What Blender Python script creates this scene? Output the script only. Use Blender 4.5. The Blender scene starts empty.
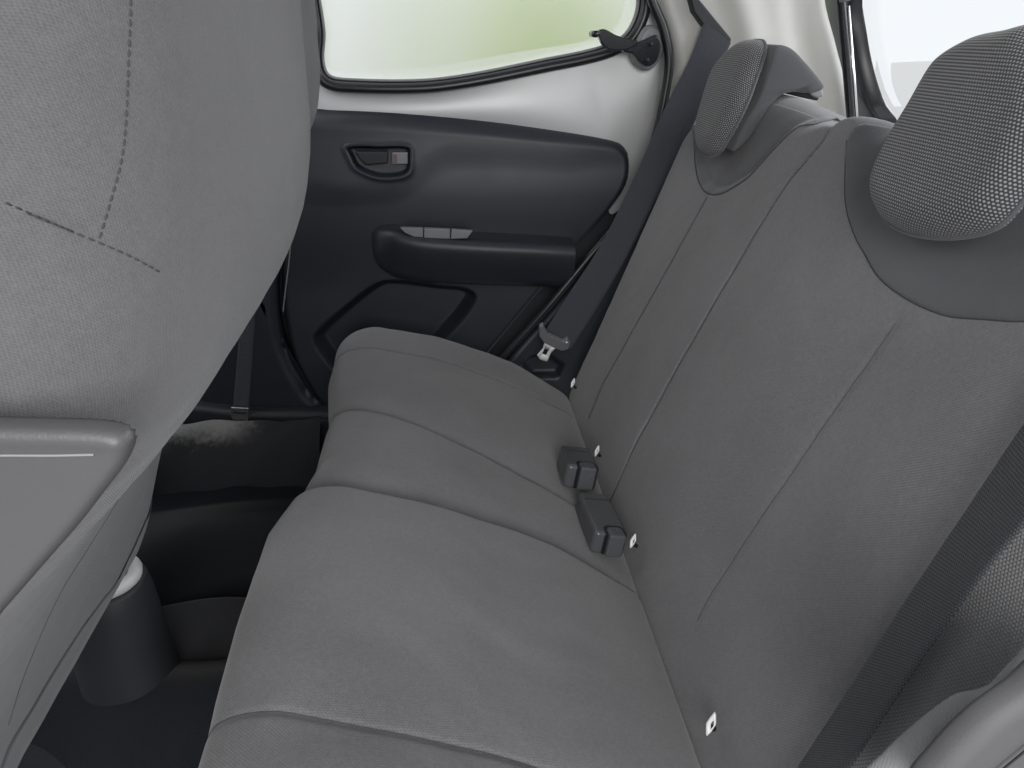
import bpy, bmesh, math, random
import numpy as np
from mathutils import Matrix, Vector

# ------------------------------------------------------------------ camera, world, lamps
sc = bpy.context.scene
C = sc.collection
Z0 = 0.95                                   # camera height above the cabin floor datum
FPX, PSI, PIT = 740.0, math.asin(.0932), math.asin(.4365)
RGT = np.array([math.cos(PSI), -math.sin(PSI), 0.0])
FWD = np.array([math.sin(PSI)*math.cos(PIT), math.cos(PSI)*math.cos(PIT), -math.sin(PIT)])
UPV = np.cross(RGT, FWD)
cam = bpy.data.cameras.new('camera'); co = bpy.data.objects.new('camera', cam); C.objects.link(co)
cam.sensor_width = 36; cam.lens = FPX*36/1024; cam.clip_start = .02; cam.clip_end = 500
m = Matrix.Identity(4)
for i, a in enumerate((RGT, UPV, -FWD)):
    for k in range(3): m[k][i] = a[k]
m[2][3] = Z0
co.matrix_world = m
sc.camera = co
w = bpy.data.worlds.new('World'); sc.world = w; w.use_nodes = True
bg = w.node_tree.nodes['Background']; bg.inputs[0].default_value = (.93, .965, 1, 1); bg.inputs[1].default_value = .85

def lamp(name, loc, target, size, power, col=(1, 1, 1), size_y=None):
    l = bpy.data.lights.new(name, 'AREA'); o = bpy.data.objects.new(name, l); C.objects.link(o)
    l.energy = power; l.color = col; l.size = size
    if size_y: l.shape = 'RECTANGLE'; l.size_y = size_y
    o.location = Vector(loc) + Vector((0, 0, Z0))
    d = Vector(target) - Vector(loc); o.rotation_euler = d.to_track_quat('-Z', 'Y').to_euler()
    return o
lamp('door_daylight', (.02, -1.2, .42), (.06, .6, -.40), 1.0, 29, (1, .985, .97))
lamp('rear_window_daylight', (1.5, .75, .5), (-.1, .75, -.35), 1.0, 12, (.96, .98, 1))
lamp('bench_fill', (-.42, 1.0, .36), (.14, .66, -.55), .7, 8, (.985, .99, 1), .9)  # fill lamp added under the roof lining to brighten the bench
sc.view_settings.view_transform = 'Standard'; sc.view_settings.look = 'None'
sc.view_settings.exposure = .22; sc.view_settings.gamma = 1
sc.cycles.max_bounces = 8

# ------------------------------------------------------------------ pixel helpers (a photo point on a real plane)
def ray(x, y): return RGT*(x-512) + UPV*(384-y) + FWD*FPX
def onY(x, y, Y):
    d = ray(x, y); return d/d[1]*Y
class Frame:
    def __init__(s, O, eu, ev, en):
        s.O, s.eu, s.ev, s.en = (np.array(a, float) for a in (O, eu, ev, en))
    def P(s, u, v, n=0):
        u = np.asarray(u, float); v = np.asarray(v, float); n = np.asarray(n, float)+0*u
        return s.O + u[..., None]*s.eu + v[..., None]*s.ev + n[..., None]*s.en
    def px(s, x, y, n=0):
        d = ray(x, y); O = s.O + n*s.en
        q = d*(O@s.en)/(d@s.en) - s.O
        return (q@s.eu, q@s.ev)
    def pxs(s, pts, n=0): return [s.px(x, y, n) for x, y in pts]

# ------------------------------------------------------------------ materials
class NT:
    def __init__(s, name):
        s.m = bpy.data.materials.new(name); s.m.use_nodes = True
        s.t = s.m.node_tree; s.b = s.t.nodes['Principled BSDF']
    def n(s, typ, **kw):
        o = s.t.nodes.new(typ)
        for k, v in kw.items(): setattr(o, k, v)
        return o
    def link(s, a, b): s.t.links.new(a, b)
    def math(s, op, a, b=None, c=None):
        o = s.n('ShaderNodeMath', operation=op)
        for i, v in enumerate((a, b, c)):
            if v is None: continue
            if isinstance(v, (int, float)): o.inputs[i].default_value = v
            else: s.link(v, o.inputs[i])
        return o.outputs[0]
    def smooth(s, x, a, b):
        o = s.n('ShaderNodeMapRange', interpolation_type='SMOOTHSTEP')
        s.link(x, o.inputs['Value']); o.inputs['From Min'].default_value = a; o.inputs['From Max'].default_value = b
        return o.outputs['Result']
    def mix(s, f, a, b):
        o = s.n('ShaderNodeMix', data_type='RGBA')
        if isinstance(f, (int, float)): o.inputs[0].default_value = f
        else: s.link(f, o.inputs[0])
        for i, v in ((6, a), (7, b)):
            if isinstance(v, tuple): o.inputs[i].default_value = (*v, 1)
            else: s.link(v, o.inputs[i])
        return o.outputs[2]
    def noise(s, scale, detail=3, rough=.6, vec=None, typ='Object'):
        o = s.n('ShaderNodeTexNoise'); o.inputs['Scale'].default_value = scale
        o.inputs['Detail'].default_value = detail; o.inputs['Roughness'].default_value = rough
        if vec is None: vec = s.coord(typ)
        s.link(vec, o.inputs['Vector']); return o.outputs['Fac']
    def coord(s, typ='Object'):
        return s.n('ShaderNodeTexCoord').outputs[typ]
    def uv(s):
        x = s.n('ShaderNodeSeparateXYZ'); s.link(s.coord('UV'), x.inputs[0]); return x.outputs[0], x.outputs[1]
    def bump(s, h, strength, dist):
        o = s.n('ShaderNodeBump'); o.inputs['Strength'].default_value = strength; o.inputs['Distance'].default_value = dist
        s.link(h, o.inputs['Height']); s.link(o.outputs[0], s.b.inputs['Normal'])
    def set(s, **kw):
        for k, v in kw.items():
            i = s.b.inputs[k.replace('_', ' ')]
            if isinstance(v, (int, float, tuple)): i.default_value = (*v, 1) if isinstance(v, tuple) else v
            else: s.link(v, i)
        return s

def fabric(name, col, pu=.0022, pv=.0030, sheen=.25, contrast=.22, fs=520):
    """woven cloth: fine ribs with staggered threads, mottled by noise"""
    t = NT(name); u, v = t.uv()
    ru = t.math('SINE', t.math('MULTIPLY', u, 2*math.pi/pu))
    rv = t.math('SINE', t.math('MULTIPLY', t.math('ADD', v, t.math('MULTIPLY', u, .9)), 2*math.pi/pv))
    weave = t.math('MULTIPLY', t.math('ADD', ru, rv), .25)
    fine = t.noise(fs, 3, .75); mid = t.noise(160, 3, .6); big = t.noise(6, 2, .5)
    f = t.math('ADD', t.math('MULTIPLY', t.math('SUBTRACT', fine, .5), 1.5), t.math('MULTIPLY', weave, .55))
    f = t.math('ADD', f, t.math('MULTIPLY', t.math('SUBTRACT', mid, .5), .5))
    f = t.math('ADD', f, t.math('MULTIPLY', t.math('SUBTRACT', big, .5), .9))
    k = t.math('ADD', t.math('MULTIPLY', f, contrast), .5)
    lo = tuple(c*.45 for c in col); hi = tuple(min(1, c*1.55) for c in col)
    t.set(Base_Color=t.mix(k, lo, hi), Roughness=.95, Sheen_Weight=sheen, Sheen_Roughness=.5)
    t.b.inputs['Specular IOR Level'].default_value = .15
    t.bump(t.math('ADD', weave, fine), .35, .0006)
    return t.m

def dotted(name, dark, light, p, q, r0=.5, r1=.28, sheen=.2, stretch=1.0):
    """coarse knit: staggered rows of pale stitches on a dark ground"""
    t = NT(name); u, v = t.uv()
    row = t.math('DIVIDE', v, q); fr = t.math('FLOOR', row)
    off = t.math('MULTIPLY', t.math('MODULO', t.math('ADD', fr, 1000.0), 2.0), .5)
    fu = t.math('SUBTRACT', t.math('FRACT', t.math('ADD', t.math('ADD', t.math('DIVIDE', u, p), off), 100.0)), .5)
    fv = t.math('MULTIPLY', t.math('SUBTRACT', t.math('FRACT', t.math('ADD', row, 100.0)), .5), stretch)
    d = t.math('SQRT', t.math('ADD', t.math('MULTIPLY', fu, fu), t.math('MULTIPLY', fv, fv)))
    n = t.noise(420, 2, .6)
    d = t.math('ADD', d, t.math('MULTIPLY', t.math('SUBTRACT', n, .5), .22))
    dot = t.math('SUBTRACT', 1.0, t.smooth(d, r1, r0))
    t.set(Base_Color=t.mix(dot, dark, light), Roughness=.9, Sheen_Weight=sheen)
    t.b.inputs['Specular IOR Level'].default_value = .2
    t.bump(dot, .5, .0008)
    return t.m

def plastic(name, col, rough=.5, grain=.25, spec=.5, scale=900, var=.08):
    t = NT(name); n = t.noise(scale, 2, .6); b = t.noise(14, 4, .65)
    k = t.math('ADD', .5, t.math('MULTIPLY', t.math('SUBTRACT', b, .5), 1.2))
    t.set(Base_Color=t.mix(k, tuple(c*(1-var) for c in col), tuple(c*(1+var) for c in col)),
          Roughness=t.math('ADD', rough-.08, t.math('MULTIPLY', b, .16)))
    t.b.inputs['Specular IOR Level'].default_value = spec
    if grain: t.bump(n, grain, .0006)
    return t.m

def metal(name, col, rough=.25):
    t = NT(name); n = t.noise(90, 3, .6)
    t.set(Base_Color=col, Metallic=1.0, Roughness=t.math('ADD', rough-.06, t.math('MULTIPLY', n, .12)))
    return t.m

M = {}
M['cloth'] = fabric('seat_cloth', (.155, .153, .160), contrast=.5)
M['cloth_smooth'] = fabric('yoke_cloth', (.085, .087, .094), contrast=.14)
M['cloth_front'] = fabric('front_seat_cloth', (.104, .102, .106), pu=.0010, pv=.0013, contrast=.42, fs=1000)
M['console'] = plastic('console_plastic', (.038, .040, .046), .55, .3)
M['cloth_skirt'] = fabric('skirt_cloth', (.060, .062, .070), contrast=.15)
M['knit'] = dotted('headrest_knit', (.036, .037, .041), (.25, .25, .255), .0032, .0028, .44, .18)
M['bolster'] = dotted('bolster_knit_lit', (.22, .22, .225), (.32, .316, .32), .0030, .0024, .55, .2)  # headrest knit in paler colours that stand for daylight from the near door
M['webbing'] = dotted('belt_webbing', (.036, .038, .044), (.10, .102, .11), .0020, .0024, .55, .2, sheen=.15)
M['webbing_far'] = dotted('belt_webbing_far', (.035, .038, .046), (.06, .064, .075), .0026, .003, .55, .2, sheen=.1)
M['thread'] = plastic('seam_thread', (.04, .041, .046), .8, 0)
M['thread_grey'] = plastic('seam_thread_grey', (.042, .042, .046), .8, 0)
M['black'] = plastic('black_door_plastic', (.0135, .0163, .0235), .46, .35)
M['black_dark'] = plastic('matt_black_plastic', (.012, .0135, .018), .6, .2)
M['rubber'] = plastic('black_rubber', (.010, .011, .014), .35, 0)
M['gloss'] = plastic('gloss_black', (.012, .013, .016), .18, 0)
M['grey_plastic'] = plastic('grey_plastic', (.16, .16, .17), .38, .15)
M['buckle'] = plastic('buckle_plastic', (.075, .077, .084), .25, .12)
M['panel_grey'] = plastic('seat_back_panel', (.070, .069, .072), .42, .2)
M['knob_and_highlight'] = plastic('knob_and_highlight', (.22, .22, .22), .35, 0)
M['soft_thread'] = plastic('soft_thread', (.075, .076, .08), .8, 0)
M['trim_grey'] = plastic('trim_grey', (.105, .104, .108), .62, .25)
M['silver'] = plastic('silver_paint', (.43, .435, .44), .42, .06, spec=.6, scale=2500, var=.03)
M['silver'].node_tree.nodes['Principled BSDF'].inputs['Metallic'].default_value = .25
M['cream'] = plastic('pale_trim_plastic', (.43, .425, .405), .5, .2, var=.04)
M['felt'] = fabric('pale_felt', (.29, .293, .30), contrast=.10)
M['carpet'] = fabric('black_carpet', (.014, .0155, .021), contrast=.6)
M['mat'] = fabric('mat_cloth', (.032, .033, .039), contrast=.5)
M['white'] = plastic('white_plastic', (.78, .78, .78), .4, .1)
M['chrome'] = metal('chrome', (.80, .80, .82), .22)
M['steel'] = metal('steel', (.45, .45, .47), .35)
M['bright'] = plastic('white_coated_metal', (.80, .80, .80), .3, 0)

t = NT('frosted_glass'); t.set(Base_Color=(.97, .98, .97), Roughness=.8, IOR=1.2)
t.b.inputs['Transmission Weight'].default_value = 1; M['glass'] = t.m
t = NT('clear_glass'); t.set(Base_Color=(.98, .985, .985), Roughness=.0, IOR=1.05)
t.b.inputs['Transmission Weight'].default_value = 1; M['clear'] = t.m
t = NT('carpet_sunlit'); n1 = t.noise(60, 5, .7); n2 = t.noise(900, 2, .6)  # sill carpet with a patch of sunlight painted into its base colour
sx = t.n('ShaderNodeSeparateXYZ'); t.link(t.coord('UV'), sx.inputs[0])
sun_mask = t.math('MULTIPLY', t.smooth(t.math('ADD', sx.outputs[0], t.math('MULTIPLY', n1, .10)), -.33, -.42), t.smooth(t.math('ADD', sx.outputs[1], t.math('MULTIPLY', n1, .06)), 1.37, 1.41))
k = t.math('MULTIPLY', sun_mask, t.math('ADD', .4, t.math('MULTIPLY', n2, .6)))
t.set(Base_Color=t.mix(k, (.018, .019, .022), (.25, .245, .24)), Roughness=.95); t.bump(n2, .6, .002); M['carpet_sunlit'] = t.m
t = NT('leaf'); n1 = t.noise(3, 4, .6)
t.set(Base_Color=t.mix(n1, (.46, .62, .08), (.74, .84, .24)), Roughness=.6); M['leaf'] = t.m
t = NT('pale_ground'); n1 = t.noise(1.5, 5, .6)
t.set(Base_Color=t.mix(n1, (.70, .69, .67), (.80, .79, .77)), Roughness=.9); M['ground'] = t.m
M['bark'] = plastic('bark', (.12, .09, .06), .9, .5, scale=40)

# ------------------------------------------------------------------ mesh helpers
def link_mesh(name, V, F, mat, parent=None, uv=None, smooth=True):
    me = bpy.data.meshes.new(name)
    V = np.asarray(V, float).reshape(-1, 3).copy()
    V[:, 2] += Z0
    off = np.zeros(3)
    q = parent
    while q is not None: off = off+np.array(q.location); q = q.parent
    me.from_pydata((V-off).tolist(), [], [tuple(f) for f in F])
    if uv is not None:
        ul = me.uv_layers.new(name='UVMap')
        li = np.empty(len(me.loops), dtype=np.int32); me.loops.foreach_get('vertex_index', li)
        ul.data.foreach_set('uv', np.asarray(uv, np.float32).reshape(-1, 2)[li].ravel())
    if smooth: me.polygons.foreach_set('use_smooth', [True]*len(me.polygons))
    me.update()
    o = bpy.data.objects.new(name, me); C.objects.link(o)
    if isinstance(mat, str): mat = M[mat]
    me.materials.append(mat)
    if parent is not None: o.parent = parent
    return o

def gridfaces(nu, nv, wrap_u=False, flip=False):
    F = []
    for i in range(nu if wrap_u else nu-1):
        a = i*nv; b = ((i+1) % nu)*nv
        for j in range(nv-1):
            q = (a+j, b+j, b+j+1, a+j+1)
            F.append(q[::-1] if flip else q)
    return F

def crom(pts, n, closed=False):
    """Catmull-Rom through pts, resampled evenly to n points"""
    p = np.asarray(pts, float); N = len(p)
    out = []
    segs = N if closed else N-1
    for i in range(segs):
        if closed: p0, p1, p2, p3 = p[i-1], p[i], p[(i+1) % N], p[(i+2) % N]
        else: p0, p1, p2, p3 = p[max(i-1, 0)], p[i], p[i+1], p[min(i+2, N-1)]
        # centripetal-ish: shorten tangents on uneven spacing
        d1 = np.linalg.norm(p2-p1)+1e-9; d0 = np.linalg.norm(p1-p0)+1e-9; d2 = np.linalg.norm(p3-p2)+1e-9
        m1 = (p2-p0)/(d0+d1)*d1 if np.any(p1 != p0) else (p2-p1)
        m2 = (p3-p1)/(d1+d2)*d1 if np.any(p3 != p2) else (p2-p1)
        tt = np.linspace(0, 1, 24, endpoint=False)[:, None]
        out.append((2*tt**3-3*tt**2+1)*p1+(tt**3-2*tt**2+tt)*m1+(-2*tt**3+3*tt**2)*p2+(tt**3-tt**2)*m2)
    q = np.vstack(out+[p[:1] if closed else p[-1:]])
    return resample(q, n, closed)

def resample(q, n, closed=False):
    q = np.asarray(q, float)
    L = np.r_[0, np.cumsum(np.linalg.norm(np.diff(q, axis=0), axis=1))]
    s = np.linspace(0, L[-1], n, endpoint=not closed)
    return np.stack([np.interp(s, L, q[:, k]) for k in range(q.shape[1])], 1)

def polydist(u, v, poly, closed=False):
    """distance to a polyline and the unsigned nearest"""
    p = np.asarray(poly, float)
    if closed: p = np.vstack([p, p[:1]])
    x = np.asarray(u, float).ravel(); y = np.asarray(v, float).ravel()
    best = np.full(x.shape, 1e9)
    for (ax, ay), (bx, by) in zip(p[:-1], p[1:]):
        dx, dy = bx-ax, by-ay; L = dx*dx+dy*dy+1e-15
        k = np.clip(((x-ax)*dx+(y-ay)*dy)/L, 0, 1)
        best = np.minimum(best, (x-ax-k*dx)**2+(y-ay-k*dy)**2)
    return np.sqrt(best).reshape(np.shape(u))

def inside(u, v, poly):
    p = np.asarray(poly, float); x = np.asarray(u, float); y = np.asarray(v, float)
    r = np.zeros(x.shape, bool)
    for (ax, ay), (bx, by) in zip(p, np.roll(p, -1, 0)):
        c = ((ay > y) != (by > y)) & (x < (bx-ax)*(y-ay)/((by-ay) if by != ay else 1e-12)+ax)
        r ^= c
    return r
def sdf(u, v, poly):                        # positive inside
    d = polydist(u, v, poly, True); return np.where(inside(u, v, poly), d, -d)
def sst(x, a, b):
    k = np.clip((x-a)/(b-a), 0, 1); return k*k*(3-2*k)

class Pillow:
    """a padded or moulded panel: outline in a plane, rounded rim, relief, thickness"""
    def __init__(s, name, fr, outline, mat, parent=None, R=.01, T=.02, relief=None, rings=90, N=420, smooth=True, centre=None, build=True, spow=1.0):
        o = crom(outline, N, True) if smooth else resample(np.vstack([outline, outline[:1]]), N, True)
        s.o, s.fr, s.R, s.relief = o, fr, R, relief
        if not build: return
        c = np.asarray(centre if centre is not None else o.mean(0))
        rho = 1-(1-np.linspace(0, 1, rings)[1:])**spow
        UV = c + (o[:, None, :]-c)*rho[None, :, None]
        u, v = UV[..., 0], UV[..., 1]
        n = s.h(u, v)
        P = fr.P(u, v, n)
        # skirt
        inner = (o-c); inn = inner/np.linalg.norm(inner, axis=1)[:, None]
        sk = []; skuv = []
        ne = n[:, -1]
        for k, (dn, dr) in enumerate(((.33, 0), (.66, 0), (1, -.004), (1, -.02))):
            q = o+inn*dr; sk.append(fr.P(q[:, 0], q[:, 1], ne-T*dn)); skuv.append(o+inn*T*dn)
        P = np.concatenate([P, np.stack(sk, 1)], 1)
        W = np.concatenate([UV, np.stack(skuv, 1)], 1)
        nu, nv = P.shape[:2]
        area = np.sum(o[:, 0]*np.roll(o[:, 1], -1)-np.roll(o[:, 0], -1)*o[:, 1])
        flip = (np.dot(np.cross(fr.eu, fr.ev), fr.en) > 0) != (area > 0)
        F = gridfaces(nu, nv, True, not flip)
        cp0 = fr.P(np.array([c[0]]), np.array([c[1]]), s.h(np.array([c[0]]), np.array([c[1]])))
        arc = np.cumsum(np.linalg.norm(np.diff(np.concatenate([np.broadcast_to(cp0, (nu, 3))[:, None], P], 1), axis=1), axis=2), axis=1)
        W = c + inn[:, None, :]*arc[..., None]
        V = P.reshape(-1, 3); uvs = W.reshape(-1, 2)
        cp = fr.P(np.array([c[0]]), np.array([c[1]]), s.h(np.array([c[0]]), np.array([c[1]])))
        ci = len(V); V = np.vstack([V, cp]); uvs = np.vstack([uvs, c[None]])
        for i in range(nu):
            a, b = i*nv, ((i+1) % nu)*nv
            F.append((ci, b, a) if flip else (ci, a, b))
        s.ob = link_mesh(name, V, F, mat, parent, uvs)
    def h(s, u, v):
        d = polydist(u, v, s.o[::3] if len(s.o) > 300 else s.o, True)
        R = s.R(u, v) if callable(s.R) else s.R
        e = np.clip(d/R, 0, 1)
        n = -R*(1-np.sqrt(np.clip(1-(1-e)**2, 0, 1)))
        if s.relief: n = n+s.relief(u, v)
        return n
    def hits(s, pts):                       # photo points carried onto the padded surface
        r = []
        for x, y in pts:
            d = ray(x, y); d = d/np.linalg.norm(d); tt = np.linspace(.12, 2.2, 2600)
            q = tt[:, None]*d-s.fr.O
            u, v, n = q@s.fr.eu, q@s.fr.ev, q@s.fr.en
            k = (u > s.o[:, 0].min()-.02) & (u < s.o[:, 0].max()+.02)
            f = np.where(k, n-s.h(u, v), 1)
            i = np.where(k & (f <= 0))[0]
            if len(i): r.append((u[i[0]], v[i[0]]))
        return r
    def seam(s, pts, mat='thread', r=.0006, lift=.0002, n=120, name='seam', parent=None, smooth=True):
        q = crom(pts, n) if smooth else resample(pts, n)
        return tube(name, s.fr.P(q[:, 0], q[:, 1], s.h(q[:, 0], q[:, 1])+lift), r, mat, parent if parent else s.ob)

def tube(name, path, r, mat, parent=None, seg=8, closed=False, flat=None):
    p = np.asarray(path, float); n = len(p)
    r = np.broadcast_to(r, (n,))
    T = np.gradient(p, axis=0) if not closed else (np.roll(p, -1, 0)-np.roll(p, 1, 0))
    T /= np.linalg.norm(T, axis=1)[:, None]+1e-12
    ref = np.array([0, 0, 1.]) if abs(T[0][2]) < .9 else np.array([1., 0, 0])
    A = np.cross(T[0], ref); A /= np.linalg.norm(A)
    V = []; uv = []; L = 0
    for i in range(n):
        A = A-T[i]*(A@T[i]); A /= np.linalg.norm(A); B = np.cross(T[i], A)
        if i: L += np.linalg.norm(p[i]-p[i-1])
        for k in range(seg):
            th = 2*math.pi*k/seg; V.append(p[i]+r[i]*(A*math.cos(th)+B*math.sin(th))); uv.append((r[i]*th, L))
    F = []
    for i in range(n if closed else n-1):
        a, b = i*seg, ((i+1) % n)*seg
        for k in range(seg): F.append((a+k, a+(k+1) % seg, b+(k+1) % seg, b+k))
    if not closed:
        F.append(tuple(range(seg))[::-1]); F.append(tuple((n-1)*seg+k for k in range(seg)))
    return link_mesh(name, V, F, mat, parent, uv)

def stitches(name, path, r, mat, parent, dash=.0024, gap=.0009):
    p = np.asarray(path, float); L = np.r_[0, np.cumsum(np.linalg.norm(np.diff(p, axis=0), axis=1))]
    V = []; F = []; s0 = 0
    T_ = np.gradient(p, axis=0)
    while s0+dash < L[-1]:
        q = np.stack([np.interp(np.linspace(s0, s0+dash, 5), L, p[:, k]) for k in range(3)], 1)
        t_ = q[-1]-q[0]; t_ /= np.linalg.norm(t_); A = np.cross(t_, [.3, .2, .93]); A /= np.linalg.norm(A); B = np.cross(t_, A); b = len(V)
        for i in range(5):
            rr = r*(.35, .9, 1, .9, .35)[i]
            for k in range(6): V.append(q[i]+rr*(A*math.cos(k*math.pi/3)+B*math.sin(k*math.pi/3)))
        for i in range(4):
            for k in range(6): F.append((b+i*6+k, b+i*6+(k+1) % 6, b+i*6+6+(k+1) % 6, b+i*6+6+k))
        F.append(tuple(b+k for k in range(6))[::-1]); F.append(tuple(b+24+k for k in range(6)))
        s0 += dash+gap
    return link_mesh(name, V, F, mat, parent, [(v[1], v[2]) for v in V])

def loft(name, loops, mat, parent=None, closed=True, flip=False):
    P = np.stack(loops, 1); nu, nv = P.shape[:2]
    L = np.linspace(0, 1, nu)[:, None]+0*np.zeros((nu, nv)); W = np.zeros((nu, nv))+np.linspace(0, .1, nv)
    return link_mesh(name, P.reshape(-1, 3), gridfaces(nu, nv, closed, flip), mat, parent, np.stack([L, W], -1).reshape(-1, 2))

def ribbon(name, L, Rr, mat, parent=None, thick=.0014, n=160, m=14, uvw=.048, bow=0):
    """flat webbing between two edge curves, with real thickness"""
    a = crom(L, n); b = crom(Rr, n)
    k = np.linspace(0, 1, m)
    P = a[:, None]+(b-a)[:, None]*k[None, :, None]
    nrm = np.cross(np.gradient(P, axis=0), np.gradient(P, axis=1)); nrm /= np.linalg.norm(nrm, axis=2)[..., None]+1e-12
    edge = np.clip(np.minimum(k, 1-k)/.06, .35, 1)[None, :, None]
    if bow: P = P+nrm*(bow*(1-(2*k-1)**2))[None, :, None]
    top = P+nrm*thick*edge; bot = P-nrm*thick*edge
    s = np.r_[0, np.cumsum(np.linalg.norm(np.diff((a+b)/2, axis=0), axis=1))]
    ring = np.concatenate([top, bot[:, ::-1]], 1)
    ring = np.concatenate([ring, ring[:, :1]], 1)
    ku = np.concatenate([k, k[::-1], k[:1]])*uvw
    UV = np.stack([np.broadcast_to(ku, (n, len(ku))), np.broadcast_to(s[:, None], (n, len(ku)))], -1)
    return link_mesh(name, ring.reshape(-1, 3), gridfaces(n, len(ku)), mat, parent, UV.reshape(-1, 2))

def bm_obj(name, bm, mat, parent=None, smooth=True):
    V = [tuple(v.co) for v in bm.verts]; bm.verts.index_update()
    F = [[v.index for v in f.verts] for f in bm.faces]; bm.free()
    uv = [(v[0]+v[2]*.3, v[1]+v[2]*.3) for v in V]
    o = link_mesh(name, V, F, mat, parent, uv, smooth)
    return o

def prism(name, fr, outline, n0, n1, mat, parent=None, bevel=.002, segs=3, smooth=False, N=60):
    """outline in a frame extruded from n0 to n1, edges bevelled"""
    o = crom(outline, N, True) if smooth else np.asarray(outline, float)
    bm = bmesh.new()
    lo = [bm.verts.new(fr.P(*q, n0)) for q in o]; hi = [bm.verts.new(fr.P(*q, n1)) for q in o]
    k = len(o)
    bm.faces.new(lo); bm.faces.new(hi[::-1])
    for i in range(k): bm.faces.new((lo[i], hi[i], hi[(i+1) % k], lo[(i+1) % k]))
    bmesh.ops.recalc_face_normals(bm, faces=bm.faces)
    if bevel:
        ed = [e for e in bm.edges if e.calc_face_angle(0) > .5]
        bmesh.ops.bevel(bm, geom=ed, offset=bevel, segments=segs, profile=.5, affect='EDGES', clamp_overlap=True)
    ob = bm_obj(name, bm, mat, parent)
    wn = ob.modifiers.new('normals', 'WEIGHTED_NORMAL')
    return ob

def fbox(name, fr, c, size, mat, parent=None, bevel=.003, segs=3):
    u, v, n = c; a, b, d = size
    return prism(name, fr, [(u-a/2, v-b/2), (u+a/2, v-b/2), (u+a/2, v+b/2), (u-a/2, v+b/2)], n-d/2, n+d/2, mat, parent, bevel, segs)

def thing(name, label, cat, loc=(0, 0, 0), group=None):
    o = bpy.data.objects.new(name, None); C.objects.link(o); o.empty_display_size = .05
    o.location = (loc[0], loc[1], loc[2]+Z0); o['label'] = label; o['category'] = cat
    if group: o['group'] = group
    return o
def tag(o, label, cat, group=None):
    o['label'] = label; o['category'] = cat
    if group: o['group'] = group
    return o
def struct(o): o['kind'] = 'structure'; return o

# ------------------------------------------------------------------ floor and surroundings
xs = np.linspace(-1.25, .35, 240); ys = np.linspace(-.15, 1.42, 240)
X, Y = np.meshgrid(xs, ys, indexing='ij')
rng = np.random.default_rng(4)
Zf = np.full(X.shape, -.905)
for k in range(26):
    a, b = rng.uniform(2, 16, 2)*rng.choice([-1, 1], 2); Zf += .0022*np.sin(a*X+b*Y+rng.uniform(0, 6))
Zf += .10*np.exp(-((Y-.78)/.11)**2)                        # the tunnel down the middle
Zf += .145*sst(Y, 1.33, 1.40)                              # rises to the sill
struct(link_mesh('floor', np.stack([X, Y, Zf], -1).reshape(-1, 3), gridfaces(240, 240), 'carpet', None, np.stack([X, Y], -1).reshape(-1, 2)))
g = [(-300, -300, -1.35), (300, -300, -1.35), (300, 300, -1.35), (-300, 300, -1.35)]
struct(link_mesh('ground', g, [(0, 1, 2, 3)], 'ground', None, [(0, 0), (1, 0), (1, 1), (0, 1)], False))
# roof lining that shades the cabin
xs = np.linspace(-1.3, .62, 40); ys = np.linspace(.05, 1.42, 40)
X, Y = np.meshgrid(xs, ys, indexing='ij')
Zr = .42-.10*((Y-.73)/.7)**4-.05*sst(X, .2, .62)
struct(link_mesh('ceiling', np.stack([X, Y, Zr], -1).reshape(-1, 3), gridfaces(40, 40, flip=True), 'cream', None, np.stack([X, Y], -1).reshape(-1, 2)))

# ------------------------------------------------------------------ rear seat
TH = math.radians(21); XC, ZC = .244, -.66
BK = Frame((XC, 0, ZC), (0, 1, 0), (math.sin(TH), 0, math.cos(TH)), (-math.cos(TH), 0, math.sin(TH)))
seat = thing('rear_seat', 'grey cloth rear bench seat with two headrests and stitched panels', 'car seat', (0, .8, -.9))

prof = crom([(-.160, -.90), (-.170, -.80), (-.190, -.70), (-.208, -.62), (-.210, -.580), (-.192, -.550), (-.150, -.538), (-.10, -.545),
             (0, -.570), (.10, -.602), (.185, -.637), (.228, -.664), (.248, -.705)], 230)
def line_y(x, a, b): return b[1]+(a[1]-b[1])*(b[0]-x)/(b[0]-a[0])
SEAMS = [((-.18, 1.318), (.24, 1.295)), ((-.19, 1.075), (.24, .915)), ((-.21, .845), (.24, .775)), ((-.21, .487), (.24, .415))]
yy = np.linspace(.16, 1.43, 800)
px_, pz_ = prof[:, 0], prof[:, 1]
tx, tz = np.gradient(px_), np.gradient(pz_); L = np.hypot(tx, tz); nx, nz = -tz/L, tx/L
jt = int(np.argmax(pz_)); jm = int(np.argmin(px_))
def cushion_disp(Yg, Xg, Zg, Jg):
    d = np.zeros(Yg.shape)
    front = sst(Jg, jm-6.0, jt+6.0)*(1-.95*sst(Jg, 182.0, 214.0))
    ends = [1.43]+[line_y(Xg, *s) for s in SEAMS]+[.10]
    for s, dp in zip(SEAMS, ((.008, .034, .006), (.014, .034, .0025), (.018, .040, .0025), (.004, .020, .006))):
        t_ = Yg-line_y(Xg, *s)
        d += -front*np.where(t_ > 0, dp[0]*np.exp(-np.clip(t_, 0, 1)/dp[1]), dp[0]*np.exp(-(t_/dp[2])**2))
    lev = [.011, .006, .004, .013, .011]
    for k in range(5):
        top, bot = ends[k], ends[k+1]
        wgt = sst(Yg, bot-.001, bot+.005)*(1-sst(Yg, top-.001, top+.005))
        puff = np.clip(1-((Yg-(top+bot)/2)/((top-bot)/2))**2, 0, 1)
        d += wgt*front*(lev[k]+.004*puff)
    return d+front*(.0011*np.sin(Yg*31+2*np.sin(Xg*17))*np.sin(Xg*27+1.8*np.sin(Yg*21))+.0005*np.sin(Yg*77+3*np.sin(Xg*29))*np.sin(Xg*63+Yg*35))
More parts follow.
